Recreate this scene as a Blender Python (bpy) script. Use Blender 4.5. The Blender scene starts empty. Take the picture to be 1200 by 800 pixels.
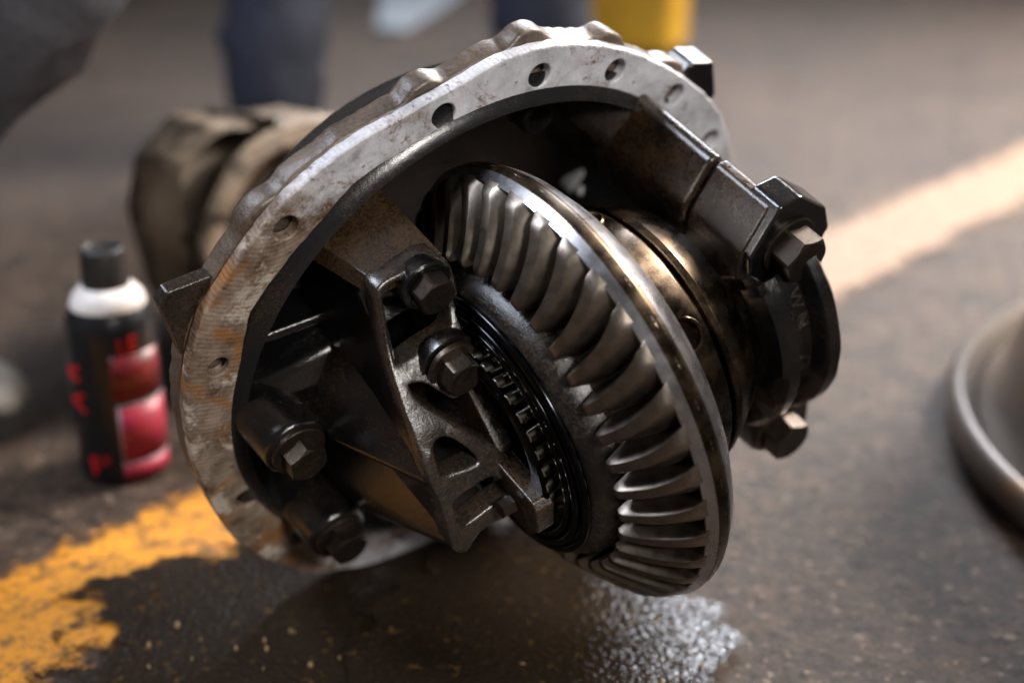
import bpy, bmesh, math, random
from mathutils import Vector, Matrix
random.seed(7)
R_ = math.radians
S = bpy.context.scene
COL = S.collection

# ------------------------------------------------------------------ camera
PITCH = R_(22.5)
CAM_H = 0.6085
cam_d = bpy.data.cameras.new('camera')
cam = bpy.data.objects.new('camera', cam_d)
COL.objects.link(cam)
cam.location = (0, 0, CAM_H)
cam.rotation_euler = (math.pi / 2 - PITCH, 0, 0)
cam_d.sensor_width = 36
cam_d.lens = 52.5
cam_d.clip_start = 0.02
cam_d.clip_end = 100
cam_d.dof.use_dof = True
cam_d.dof.focus_distance = 0.90
cam_d.dof.aperture_fstop = 2.4
cam_d.dof.aperture_blades = 0
S.camera = cam

# ------------------------------------------------------------------ dim workshop ambience
w = bpy.data.worlds.new('World'); S.world = w; w.use_nodes = True
w.node_tree.nodes['Background'].inputs[0].default_value = (1.0, 0.92, 0.85, 1)
w.node_tree.nodes['Background'].inputs[1].default_value = 0.075

def area(name, loc, target, size, energy, color, size_y=None):
    l = bpy.data.lights.new(name, 'AREA'); l.energy = energy; l.color = color
    l.shape = 'RECTANGLE'; l.size = size; l.size_y = size_y or size
    o = bpy.data.objects.new(name, l); COL.objects.link(o); o.location = loc
    d = Vector(target) - Vector(loc)
    o.rotation_euler = d.to_track_quat('-Z', 'Y').to_euler()
    return o
area('doorway_light', (2.9, 3.2, 2.7), (1.0, 2.0, 0.0), 1.2, 78, (1.0, 0.90, 0.82), 1.5).data.spread = R_(62)
area('back_window_light', (1.0, 6.0, 3.6), (0.45, 1.1, 0.0), 2.4, 34, (0.86, 0.91, 1.0), 1.2).data.spread = R_(50)
area('side_window_light', (-1.95, 0.6, 2.65), (0, 1.0, 0.25), 0.9, 60, (0.78, 0.85, 1.0), 0.8)
area('front_fill_light', (1.3, -1.6, 1.75), (0, 1.0, 0.2), 0.6, 66, (1.0, 0.95, 0.90), 0.45)  # unseen fill lamp, added on the camera side to brighten the mounting face

S.view_settings.view_transform = 'Standard'
S.view_settings.look = 'None'
S.view_settings.gamma = 1
S.view_settings.exposure = 0.45
S.cycles.use_denoising = True
S.cycles.max_bounces = 6

# ------------------------------------------------------------------ materials
class NT:
    def __init__(s, name):
        s.m = bpy.data.materials.new(name); s.m.use_nodes = True
        s.t = s.m.node_tree; s.b = s.t.nodes['Principled BSDF']; s.out = s.t.nodes['Material Output']
        s.tc = s.t.nodes.new('ShaderNodeTexCoord')
    def n(s, typ, **kw):
        x = s.t.nodes.new(typ)
        for k, v in kw.items():
            if k.startswith('i_'):
                x.inputs[k[2:].replace('_', ' ')].default_value = v
            else: setattr(x, k, v)
        return x
    def l(s, a, b): s.t.links.new(a, b)
    def noise(s, scale, detail=6, rough=0.6, vec=None, dist=0.0):
        x = s.n('ShaderNodeTexNoise'); x.inputs['Scale'].default_value = scale
        x.inputs['Detail'].default_value = detail; x.inputs['Roughness'].default_value = rough
        x.inputs['Distortion'].default_value = dist
        s.l(vec or s.tc.outputs['Object'], x.inputs['Vector']); return x.outputs['Fac']
    def ramp(s, fac, stops):
        x = s.n('ShaderNodeValToRGB'); e = x.color_ramp.elements
        while len(e) < len(stops): e.new(0.5)
        for i, (p, c) in enumerate(stops):
            e[i].position = p; e[i].color = c if len(c) == 4 else (*c, 1)
        s.l(fac, x.inputs[0]); return x.outputs[0]
    def mix(s, fac, a, b, mode='MIX'):
        x = s.n('ShaderNodeMix', data_type='RGBA', blend_type=mode)
        for sock, v in ((x.inputs[0], fac), (x.inputs[6], a), (x.inputs[7], b)):
            if isinstance(v, (int, float)): sock.default_value = v
            elif isinstance(v, tuple): sock.default_value = v if len(v) == 4 else (*v, 1)
            else: s.l(v, sock)
        return x.outputs[2]
    def math(s, op, a, b=0.0):
        x = s.n('ShaderNodeMath', operation=op)
        for sock, v in ((x.inputs[0], a), (x.inputs[1], b)):
            if isinstance(v, (int, float)): sock.default_value = v
            else: s.l(v, sock)
        return x.outputs[0]
    def bump(s, h, strength=0.3, dist=0.001, prev=None):
        x = s.n('ShaderNodeBump'); x.inputs['Strength'].default_value = strength
        x.inputs['Distance'].default_value = dist; s.l(h, x.inputs['Height'])
        if prev is not None: s.l(prev, x.inputs['Normal'])
        return x.outputs[0]
    def sep(s, vec=None):
        x = s.n('ShaderNodeSeparateXYZ'); s.l(vec or s.tc.outputs['Object'], x.inputs[0]); return x.outputs
    def set(s, **kw):
        for k, v in kw.items():
            i = s.b.inputs[k.replace('_', ' ')]
            if isinstance(v, (int, float)): i.default_value = v
            elif isinstance(v, tuple): i.default_value = v if len(v) == 4 else (*v, 1)
            else: s.l(v, i)
        return s.m

def simple(name, col, rough=0.5, metal=0.0, nscale=60, var=0.35, bump=0.1, bdist=0.0005):
    t = NT(name); nz = t.noise(nscale, 5)
    c = t.mix(t.ramp(nz, [(0.35, (0, 0, 0)), (0.7, (1, 1, 1))]), tuple(x * (1 - var) for x in col), tuple(min(1, x * (1 + var)) for x in col))
    return t.set(Base_Color=c, Roughness=rough, Metallic=metal, Normal=t.bump(t.noise(nscale * 4, 4), bump, bdist))

def oily_iron(name, dark, dust, dust_lo, dust_hi, rmin, rmax, bump=0.35, coat=0.35):
    t = NT(name)
    big = t.noise(14, 7, 0.65); fine = t.noise(420, 4, 0.7); mid = t.noise(70, 6, 0.65)
    mask = t.ramp(t.math('ADD', t.math('MULTIPLY', big, 0.6), t.math('MULTIPLY', fine, 0.45)), [(dust_lo, (0, 0, 0)), (dust_hi, (1, 1, 1))])
    c = t.mix(mask, dark, dust)
    sp = t.ramp(t.noise(1500, 2, 0.5), [(0.64, (0, 0, 0)), (0.71, (1, 1, 1))])
    sp = t.math('MULTIPLY', sp, t.ramp(big, [(0.42, (0, 0, 0)), (0.62, (1, 1, 1))]))
    c = t.mix(t.math('MULTIPLY', sp, 0.6), c, (0.30, 0.18, 0.085))
    r = t.n('ShaderNodeMapRange'); t.l(t.math('ADD', t.math('MULTIPLY', mid, 0.5), t.math('MULTIPLY', mask, 0.5)), r.inputs[0])
    r.inputs[1].default_value = 0.2; r.inputs[2].default_value = 0.75; r.inputs[3].default_value = rmin; r.inputs[4].default_value = rmax
    b1 = t.bump(t.noise(240, 5, 0.7), bump * 0.8, 0.0012)
    b2 = t.bump(t.noise(1000, 3, 0.6), bump * 1.0, 0.0006, b1)
    return t.set(Base_Color=c, Roughness=r.outputs[0], Metallic=0.1, Normal=b2, Coat_Weight=coat, Coat_Roughness=0.13, Coat_Normal=b1)

M = {}
M['iron'] = oily_iron('oily_black_iron', (0.004, 0.004, 0.0045), (0.026, 0.016, 0.009), 0.54, 0.78, 0.12, 0.34, 0.3, 0.7)
M['iron_brown'] = oily_iron('brown_dusted_iron', (0.010, 0.007, 0.005), (0.085, 0.046, 0.020), 0.46, 0.72, 0.20, 0.46, 0.35, 0.5)
M['iron_rim'] = oily_iron('worn_edge_iron', (0.010, 0.0085, 0.0075), (0.060, 0.042, 0.029), 0.46, 0.74, 0.17, 0.40, 0.35, 0.6)
M['bowl'] = oily_iron('oil_soaked_housing', (0.009, 0.009, 0.010), (0.035, 0.022, 0.012), 0.55, 0.8, 0.22, 0.45, 0.2)
M['bolt'] = oily_iron('bolt_steel', (0.045, 0.036, 0.029), (0.12, 0.085, 0.055), 0.5, 0.75, 0.32, 0.5, 0.25, 0.12)
M['bolt'].node_tree.nodes['Principled BSDF'].inputs['Metallic'].default_value = 0.85

# machined mounting face: clean grey aluminium-like patches, brown baked oil, orange rust, cream sealant remains
def flange_mat():
    t = NT('mounting_face')
    x, y, z = t.sep()
    n1 = t.noise(11, 8, 0.68); n2 = t.noise(34, 8, 0.7); n3 = t.noise(120, 6, 0.75); n4 = t.noise(23, 6, 0.6, dist=0.6)
    # scrubbed cleaner toward the +x / +y end of the ring
    g = t.math('ADD', t.math('MULTIPLY', x, 2.3), t.math('MULTIPLY', y, 0.9))
    low = t.math('MAXIMUM', t.math('SUBTRACT', t.math('MULTIPLY', y, -3.6), 0.36), 0.0)
    g = t.math('ADD', g, low)
    clean = t.ramp(t.math('ADD', t.math('ADD', g, t.math('MULTIPLY', n1, 1.1)), t.math('MULTIPLY', n2, 0.5)), [(0.62, (0, 0, 0)), (0.80, (1, 1, 1))])
    grey = t.mix(t.ramp(n2, [(0.35, (0, 0, 0)), (0.65, (1, 1, 1))]), t.mix(n3, (0.26, 0.26, 0.28), (0.46, 0.46, 0.49)), t.mix(n3, (0.58, 0.59, 0.63), (0.80, 0.81, 0.86)))
    dirt = t.mix(t.ramp(n2, [(0.38, (0, 0, 0)), (0.62, (1, 1, 1))]), (0.085, 0.048, 0.028), (0.30, 0.235, 0.185))
    dirt = t.mix(t.ramp(n4, [(0.54, (0, 0, 0)), (0.66, (1, 1, 1))]), dirt, (0.27, 0.115, 0.028))
    dirt = t.mix(t.ramp(t.noise(27, 9, 0.75, dist=0.4), [(0.53, (0, 0, 0)), (0.60, (1, 1, 1))]), dirt, (0.45, 0.39, 0.32))
    dirt = t.mix(t.ramp(t.noise(19, 9, 0.72), [(0.60, (0, 0, 0)), (0.64, (1, 1, 1))]), dirt, (0.47, 0.46, 0.48))
    c = t.mix(clean, dirt, grey)
    c = t.mix(t.ramp(n3, [(0.58, (0, 0, 0)), (0.68, (1, 1, 1))]), c, (0.045, 0.028, 0.019))
    c = t.mix(t.ramp(t.noise(15, 9, 0.78, dist=0.5), [(0.555, (0, 0, 0)), (0.62, (1, 1, 1))]), c, (0.15, 0.078, 0.036))
    c = t.mix(t.ramp(t.noise(21, 9, 0.78, dist=0.3), [(0.60, (0, 0, 0)), (0.64, (1, 1, 1))]), c, (0.13, 0.12, 0.11))
    # turning marks from the face mill
    wv = t.n('ShaderNodeTexWave', wave_type='RINGS', rings_direction='SPHERICAL')
    mp = t.n('ShaderNodeMapping'); t.l(t.tc.outputs['Object'], mp.inputs[0]); mp.inputs['Location'].default_value = (0.14, -0.19, 0)
    t.l(mp.outputs[0], wv.inputs['Vector']); wv.inputs['Scale'].default_value = 95; wv.inputs['Distortion'].default_value = 1.5
    wv.inputs['Detail'].default_value = 2
    b = t.bump(wv.outputs['Fac'], 0.26, 0.0005)
    b = t.bump(n3, 0.5, 0.0012, b); b = t.bump(n2, 0.5, 0.002, b)
    rr = t.mix(clean, (0.55, 0.55, 0.55), (0.40, 0.40, 0.40))
    return t.set(Base_Color=c, Roughness=rr, Metallic=0.08, Normal=b)
M['flange'] = flange_mat()
M['casting'] = oily_iron('grimy_casting_side', (0.045, 0.034, 0.026), (0.16, 0.11, 0.075), 0.42, 0.7, 0.32, 0.6, 0.5, 0.3)

def steel(name, a, b, r0, r1, scale=25, aniso=0.0, bump=0.05):
    t = NT(name); n = t.noise(scale, 6, 0.65); f = t.noise(500, 3)
    c = t.mix(t.ramp(n, [(0.35, (0, 0, 0)), (0.68, (1, 1, 1))]), a, b)
    sp = t.ramp(t.noise(700, 2), [(0.68, (0, 0, 0)), (0.74, (1, 1, 1))])
    c = t.mix(t.math('MULTIPLY', sp, 0.5), c, (0.02, 0.015, 0.01))
    r = t.n('ShaderNodeMapRange'); t.l(t.noise(60, 6), r.inputs[0]); r.inputs[1].default_value = .3; r.inputs[2].default_value = .7
    r.inputs[3].default_value = r0; r.inputs[4].default_value = r1
    return t.set(Base_Color=c, Roughness=r.outputs[0], Metallic=1.0, Normal=t.bump(f, bump, 0.0004))
M['gear'] = steel('gear_steel', (0.27, 0.26, 0.26), (0.44, 0.44, 0.46), 0.22, 0.36)
M['tooth'] = steel('tooth_steel', (0.13, 0.110, 0.092), (0.29, 0.25, 0.21), 0.30, 0.46, 40)
M['case'] = steel('oil_browned_steel', (0.022, 0.016, 0.011), (0.135, 0.095, 0.060), 0.17, 0.40, 30)
M['hub'] = oily_iron('oily_speckled_hub', (0.006, 0.005, 0.005), (0.050, 0.038, 0.026), 0.48, 0.70, 0.16, 0.4, 0.5)
M['seal'] = steel('black_seal', (0.012, 0.012, 0.014), (0.03, 0.03, 0.034), 0.12, 0.25)
M['roller'] = steel('roller_steel', (0.40, 0.34, 0.26), (0.62, 0.58, 0.50), 0.14, 0.26, 60)

# ------------------------------------------------------------------ mesh helpers (dimensions of the differential in mm)
MM = 0.001
def link(name, me, mat, parent=None, angle=35, bevel=0, seg=2, wn=False):
    o = bpy.data.objects.new(name, me); COL.objects.link(o)
    if mat is not None and not me.materials: me.materials.append(mat)
    for p in me.polygons: p.use_smooth = True
    me.set_sharp_from_angle(angle=R_(angle))
    if bevel:
        b = o.modifiers.new('bevel', 'BEVEL'); b.width = bevel * MM; b.segments = seg; b.limit_method = 'ANGLE'; b.angle_limit = R_(30)
        b.harden_normals = True
    if wn: o.modifiers.new('wn', 'WEIGHTED_NORMAL').keep_sharp = True
    if parent is not None: o.parent = parent
    return o
def mesh(name, vs, fs, k=MM):
    me = bpy.data.meshes.new(name); me.from_pydata([(v[0] * k, v[1] * k, v[2] * k) for v in vs], [], fs)
    bm = bmesh.new(); bm.from_mesh(me); bmesh.ops.remove_doubles(bm, verts=bm.verts, dist=1e-7)
    bmesh.ops.recalc_face_normals(bm, faces=bm.faces); bm.to_mesh(me); bm.free(); me.update(); return me
def lathe(name, prof, axis='X', c=(0, 0, 0), seg=96, a0=0, a1=360, k=MM, closed=False):
    """prof: (along, radius); angle 0 = +z (axis X) or +x (axis Z)"""
    full = abs(a1 - a0) >= 360; n = seg if full else seg + 1
    vs = []; fs = []; m = len(prof)
    for i in range(n):
        a = R_(a0 + (a1 - a0) * i / seg)
        for (h, r) in prof:
            if axis == 'X': vs.append((c[0] + h, c[1] + r * math.sin(a), c[2] + r * math.cos(a)))
            else: vs.append((c[0] + r * math.cos(a), c[1] + r * math.sin(a), c[2] + h))
    for i in range(seg):
        j = (i + 1) % n
        for q in range(m if closed else m - 1):
            q2 = (q + 1) % m
            fs.append((i * m + q, i * m + q2, j * m + q2, j * m + q))
    if not full and closed:
        fs.append(tuple(range(m))); fs.append(tuple((n - 1) * m + q for q in range(m)))
    return mesh(name, vs, fs, k)
def plate(name, outline, holes, depth, bev, zfun=None, z=0, dense=0):
    """flat plate with real openings; front face at z (or on zfun(x,y)), depth behind it"""
    cu = bpy.data.curves.new(name, 'CURVE'); cu.dimensions = '2D'; cu.fill_mode = 'BOTH'
    cu.extrude = depth / 2 - bev; cu.bevel_depth = bev; cu.bevel_resolution = 2; cu.offset = -bev
    for poly in [outline] + holes:
        sp = cu.splines.new('POLY'); sp.points.add(len(poly) - 1); sp.use_cyclic_u = True
        for p, q in zip(sp.points, poly): p.co = (q[0], q[1], 0, 1)
    ob = bpy.data.objects.new(name, cu); COL.objects.link(ob)
    dg = bpy.context.evaluated_depsgraph_get()
    me = bpy.data.meshes.new_from_object(ob.evaluated_get(dg))
    bpy.data.objects.remove(ob); bpy.data.curves.remove(cu)
    bm = bmesh.new(); bm.from_mesh(me); bmesh.ops.remove_doubles(bm, verts=bm.verts, dist=0.01)
    if dense:
        for _ in range(dense):
            bmesh.ops.subdivide_edges(bm, edges=[e for e in bm.edges if e.calc_length() > 9], cuts=1)
        bmesh.ops.triangulate(bm, faces=[f for f in bm.faces if len(f.verts) > 4])
    for v in bm.verts:
        zz = v.co.z - depth / 2 + (zfun(v.co.x, v.co.y) if zfun else z)
        v.co = Vector((v.co.x, v.co.y, zz)) * MM
    bm.to_mesh(me); bm.free(); return me
def smooth_poly(pts, it=2):
    for _ in range(it):
        q = []
        for i in range(len(pts)):
            a, b = pts[i], pts[(i + 1) % len(pts)]
            q += [(a[0] * .75 + b[0] * .25, a[1] * .75 + b[1] * .25), (a[0] * .25 + b[0] * .75, a[1] * .25 + b[1] * .75)]
        pts = q
    return pts
def circle(cx, cy, r, n=24): return [(cx + r * math.cos(2 * math.pi * i / n), cy + r * math.sin(2 * math.pi * i / n)) for i in range(n)]
def prism(name, poly, z0, z1, axis='Z'):
    n = len(poly); vs = []
    for zz in (z0, z1):
        for (a, b) in poly: vs.append({'Z': (a, b, zz), 'X': (zz, a, b), 'Y': (a, zz, b)}[axis])
    return mesh(name, vs, [tuple(range(n)), tuple(range(n, 2 * n))] + [(i, (i + 1) % n, n + (i + 1) % n, n + i) for i in range(n)])
def box(name, x0, x1, y0, y1, z0, z1): return prism(name, [(x0, y0), (x1, y0), (x1, y1), (x0, y1)], z0, z1)
def hull(name, pts):
    bm = bmesh.new()
    for p in pts: bm.verts.new(Vector(p) * MM)
    r = bmesh.ops.convex_hull(bm, input=bm.verts)
    bmesh.ops.delete(bm, geom=list({g for g in r['geom_interior'] + r['geom_unused'] if isinstance(g, bmesh.types.BMVert)}), context='VERTS')
    bmesh.ops.dissolve_limit(bm, angle_limit=R_(3), verts=bm.verts, edges=bm.edges)
    me = bpy.data.meshes.new(name); bm.to_mesh(me); bm.free(); return me
def interp(xs, ys, x):
    if x <= xs[0]: return ys[0]
    for i in range(len(xs) - 1):
        if x <= xs[i + 1]: return ys[i] + (ys[i + 1] - ys[i]) * (x - xs[i]) / (xs[i + 1] - xs[i])
    return ys[-1]
def tag(o, label, cat, group=None, kind=None):
    if label: o['label'] = label
    if cat: o['category'] = cat
    if group: o['group'] = group
    if kind: o['kind'] = kind
    return o
def jitter(me, amp, scale, seed=0.0):
    from mathutils import noise as nz
    for v in me.vertices:
        p = v.co * scale + Vector((seed, seed * 1.7, seed * .3))
        v.co += nz.noise_vector(p) * amp

# ------------------------------------------------------------------ setting: floor
def floor_mat():
    t = NT('workshop_concrete')
    n1 = t.noise(2.2, 7, 0.65); n2 = t.noise(24, 8, 0.72); n3 = t.noise(170, 5, 0.75); n4 = t.noise(70, 6, 0.7)
    c = t.mix(t.ramp(n2, [(0.34, (0, 0, 0)), (0.66, (1, 1, 1))]), (0.016, 0.0090, 0.0056), (0.120, 0.076, 0.049))
    c = t.mix(t.ramp(n1, [(0.38, (0, 0, 0)), (0.65, (1, 1, 1))]), t.mix(0.55, c, (0.022, 0.014, 0.010)), c)
    c = t.mix(t.ramp(n4, [(0.50, (0, 0, 0)), (0.64, (1, 1, 1))]), c, (0.014, 0.010, 0.0075))
    sp = t.ramp(t.noise(110, 3, 0.5), [(0.60, (0, 0, 0)), (0.68, (1, 1, 1))])
    c = t.mix(t.math('MULTIPLY', sp, 0.65), c, (0.27, 0.20, 0.145))
    st = t.ramp(t.noise(7, 6, 0.6, dist=0.8), [(0.52, (0, 0, 0)), (0.64, (1, 1, 1))])
    c = t.mix(t.math('MULTIPLY', st, 0.65), c, (0.016, 0.011, 0.008))
    r = t.n('ShaderNodeMapRange'); t.l(t.math('ADD', t.math('MULTIPLY', n2, .6), t.math('MULTIPLY', n4, .4)), r.inputs[0]); r.inputs[1].default_value = .36; r.inputs[2].default_value = .64
    r.inputs[3].default_value = .30; r.inputs[4].default_value = .72
    b = t.bump(n2, 0.9, 0.010); b = t.bump(n4, 0.8, 0.006, b); b = t.bump(n3, 0.7, 0.003, b)
    return t.set(Base_Color=c, Roughness=r.outputs[0], Normal=b, Specular_IOR_Level=0.32)
me = bpy.data.meshes.new('floor'); me.from_pydata([(-9, -6, 0), (9, -6, 0), (9, 14, 0), (-9, 14, 0)], [], [(0, 1, 2, 3)])
floor = link('floor', me, floor_mat()); floor['kind'] = 'structure'

def stripe_mat():
    t = NT('worn_floor_paint')
    x, y, z = t.sep()
    n = t.noise(38, 9, 0.8); n2 = t.noise(6, 5, 0.6); n3 = t.noise(120, 4, 0.7)
    dusty = t.ramp(x, [(0.0, (0, 0, 0)), (0.3, (1, 1, 1))])
    c = t.mix(n2, (0.52, 0.17, 0.004), (0.66, 0.29, 0.010))
    c = t.mix(t.math('MULTIPLY', dusty, 0.85), c, (0.125, 0.09, 0.06))
    c = t.mix(t.ramp(n3, [(0.5, (0, 0, 0)), (0.72, (1, 1, 1))]), c, (0.16, 0.07, 0.015))
    c = t.mix(t.ramp(t.noise(48, 7, 0.75), [(0.48, (0, 0, 0)), (0.62, (1, 1, 1))]), c, (0.085, 0.042, 0.014))
    edge = t.math('SUBTRACT', 0.085, t.math('ABSOLUTE', y))     # sheet is laid along its own x axis
    m = t.math('ADD', t.math('MULTIPLY', edge, 7.5), t.math('ADD', t.math('MULTIPLY', n, 1.15), t.math('MULTIPLY', n2, 0.45)))
    mask = t.ramp(m, [(0.86, (0, 0, 0)), (1.24, (1, 1, 1))])
    m2 = t.set(Base_Color=c, Roughness=0.55, Normal=t.bump(n, 0.6, 0.003))
    tr = t.n('ShaderNodeBsdfTransparent'); mx = t.n('ShaderNodeMixShader')
    t.l(mask, mx.inputs[0]); t.l(tr.outputs[0], mx.inputs[1]); t.l(t.b.outputs[0], mx.inputs[2]); t.l(mx.outputs[0], t.out.inputs[0])
    return m2
me = bpy.data.meshes.new('floor_stripe'); me.from_pydata([(-2.5, -0.095, 0), (3.5, -0.095, 0), (3.5, 0.095, 0), (-2.5, 0.095, 0)], [], [(0, 1, 2, 3)])
st = link('floor_stripe', me, stripe_mat()); st.location = (0.0, 1.305, 0.004); st.rotation_euler = (0, 0, math.atan(1.07)); st['kind'] = 'structure'

# oil patch, kept dark to paint in the differential's shadow too, and wet spill
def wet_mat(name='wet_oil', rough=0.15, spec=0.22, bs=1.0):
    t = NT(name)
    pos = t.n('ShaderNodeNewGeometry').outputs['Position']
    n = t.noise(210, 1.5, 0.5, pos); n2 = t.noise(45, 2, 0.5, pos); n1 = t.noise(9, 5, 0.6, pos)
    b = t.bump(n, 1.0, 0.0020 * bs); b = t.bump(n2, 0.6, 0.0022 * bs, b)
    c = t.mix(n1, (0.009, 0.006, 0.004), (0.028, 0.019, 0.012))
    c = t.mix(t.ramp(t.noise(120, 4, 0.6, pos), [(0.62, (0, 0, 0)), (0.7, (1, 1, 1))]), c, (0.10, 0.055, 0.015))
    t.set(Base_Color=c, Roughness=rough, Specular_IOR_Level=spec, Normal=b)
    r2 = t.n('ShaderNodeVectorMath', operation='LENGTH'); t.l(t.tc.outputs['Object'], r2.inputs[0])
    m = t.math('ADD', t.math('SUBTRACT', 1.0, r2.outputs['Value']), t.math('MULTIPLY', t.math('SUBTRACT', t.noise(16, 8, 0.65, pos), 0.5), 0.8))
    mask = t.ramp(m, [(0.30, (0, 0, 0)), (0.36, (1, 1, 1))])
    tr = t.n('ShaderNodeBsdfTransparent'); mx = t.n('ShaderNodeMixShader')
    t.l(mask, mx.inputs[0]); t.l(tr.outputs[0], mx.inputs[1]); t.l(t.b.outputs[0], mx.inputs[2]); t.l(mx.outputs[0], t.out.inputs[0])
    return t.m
def spill(name, loc, sx, sy, rot, mat):
    me = bpy.data.meshes.new(name); n = 40
    vs = [(math.cos(2 * math.pi * i / n), math.sin(2 * math.pi * i / n), 0) for i in range(n)]
    me.from_pydata(vs, [], [tuple(range(n))]); o = link(name, me, mat)
    o.location = loc; o.scale = (sx, sy, 1); o.rotation_euler = (0, 0, rot); o['kind'] = 'structure'; return o
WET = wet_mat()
spill('oil_shade_patch', (-0.10, 0.92, 0.006), 0.31, 0.24, 0.1, wet_mat('oil_and_shade', 0.5, 0.07, 1.2))
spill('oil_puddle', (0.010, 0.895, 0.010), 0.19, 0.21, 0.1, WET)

# ------------------------------------------------------------------ the differential (local frame: mounting face z=0, crown wheel axis along x)
ROOT = bpy.data.objects.new('differential_carrier', None); COL.objects.link(ROOT)
ROOT.matrix_world = Matrix(((0.8200329533, 0.0051180173, 0.5722934224, -0.021475979),
                            (0.5212216407, -0.4196796840, -0.7430995654, 0.974318606),
                            (0.2363767262, 0.9076578479, -0.3468187921, 0.214781151), (0, 0, 0, 1)))
tag(ROOT, 'oily opened truck differential with exposed crown wheel and bolted bearing caps, lying on the floor', 'differential')
GX, GY, GZ = 1.5, 34.6, 97.6
GM = Matrix(((0.99872752, -0.0450169, 0.02273375, GX * 0.001), (0.04500524, 0.99898623, 0.00102444, GY * 0.001), (-0.02275682, 0.0, 0.99974103, GZ * 0.001), (0, 0, 0, 1)))
def on_axis(o):          # parts that turn with the crown wheel are modelled about its own axis
    o.matrix_local = GM; return o

# mounting flange with its bolt holes
OUT = [(5, 229), (21, 229), (31, 226), (43, 221), (55, 221), (66, 223), (75, 225), (85, 225), (93, 218), (104, 218), (114, 226), (124, 231), (131, 232), (140, 231),
       (146, 236), (157, 231), (164, 228), (174, 223), (186, 221), (197, 223), (206, 226), (219, 228), (228, 235), (235, 230), (247, 229), (256, 230), (275, 228), (300, 226), (325, 228), (350, 228)]
INN = [(5, 192), (30, 193), (43, 192), (56, 192), (69, 190), (81, 188), (88, 187), (92, 180), (96, 181), (99, 188), (109, 196), (117, 200), (124, 196), (131, 197), (138, 199), (146, 203), (151, 197),
       (160, 193), (169, 190), (180, 188), (191, 187), (207, 190), (229, 193), (260, 192), (300, 191), (340, 192)]
HOLES = [(21, 213), (40, 209), (59, 207), (77, 205), (97, 202), (129, 216), (157, 210), (195, 200), (218, 201), (248, 208), (272, 208), (298, 208), (325, 208), (352, 210)]
def polar(tab, th):
    t2 = [(a - 360, r) for a, r in tab[-3:]] + tab + [(a + 360, r) for a, r in tab[:3]]
    xs = [a for a, _ in t2]
    # catmull style smoothing by averaging neighbours
    rs_ = [r for _, r in t2]
    return sum(wt_ * interp(xs, rs_, th + d_) for d_, wt_ in ((-5, 1), (-3, 2), (-1.5, 3), (0, 4), (1.5, 3), (3, 2), (5, 1))) / 16
def ring_pts(tab, add=0, bumps=None, step=2.0, rough=0.0):
    o = []; n = int(360 / step)
    for i in range(n):
        th = i * step; r = polar(tab, th) + add + random.uniform(-rough, rough)
        if bumps:
            for bt, h, wd in bumps:
                d = (th - bt + 180) % 360 - 180; r += h * math.exp(-(d / wd) ** 4)
        o.append((r * math.cos(R_(th)), r * math.sin(R_(th))))
    return o
hol = [circle(r * math.cos(R_(a)), r * math.sin(R_(a)), 8.2 if a != 157 else 7.0) for a, r in HOLES]
me = plate('mounting_flange', ring_pts(OUT, 0, None, 1.5, 0.5), [ring_pts(INN, 0, None, 1.5, 0.5)] + hol, 9, 1.7)
link('mounting_flange', me, M['flange'], ROOT, 30, wn=True)
bumps = [(a + 1.5, 5.5 + 2 * math.sin(a), 3.4) for a, r in HOLES if a not in (21, 157, 195, 218)]
me = plate('housing_rim', ring_pts(OUT, -1.0, bumps, 1.0, 0.5), [ring_pts(INN, 1.0, None, 2)], 17, 3.5, z=-9.2)
jitter(me, 0.0016, 45)
link('housing_rim', me, M['casting'], ROOT, 50)
# rolled lip along the inner edge
me = lathe('housing_bowl', [(-12, 199), (-4, 189), (-20, 185), (-60, 178), (-95, 160), (-120, 125), (-134, 70), (-136, 0)], 'Z', seg=96)
o = link('housing_bowl', me, M['bowl'], ROOT, 60); sm = o.modifiers.new('thick', 'SOLIDIFY'); sm.thickness = 0.009; sm.offset = 1
me = lathe('pinion_housing', [(-128, 95), (-150, 84), (-175, 70), (-178, 60), (-205, 56), (-206, 30), (-206, 0)], 'Z', (-20, -25, 0), 48)
link('pinion_housing', me, M['casting'], ROOT, 40, 2)
me = prism('lug', [(-217, 140), (-211, 148), (-182, 146), (-190, 110), (-210, 86)], -21, -11); link('lug', me, M['iron_rim'], ROOT, 30, 1.5, 3)
me = prism('lug', [(189, 139), (210, 131), (216, 100), (205, 88), (176, 128)], -40, -16); link('lug', me, M['iron'], ROOT, 30, 3, 3)

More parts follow.
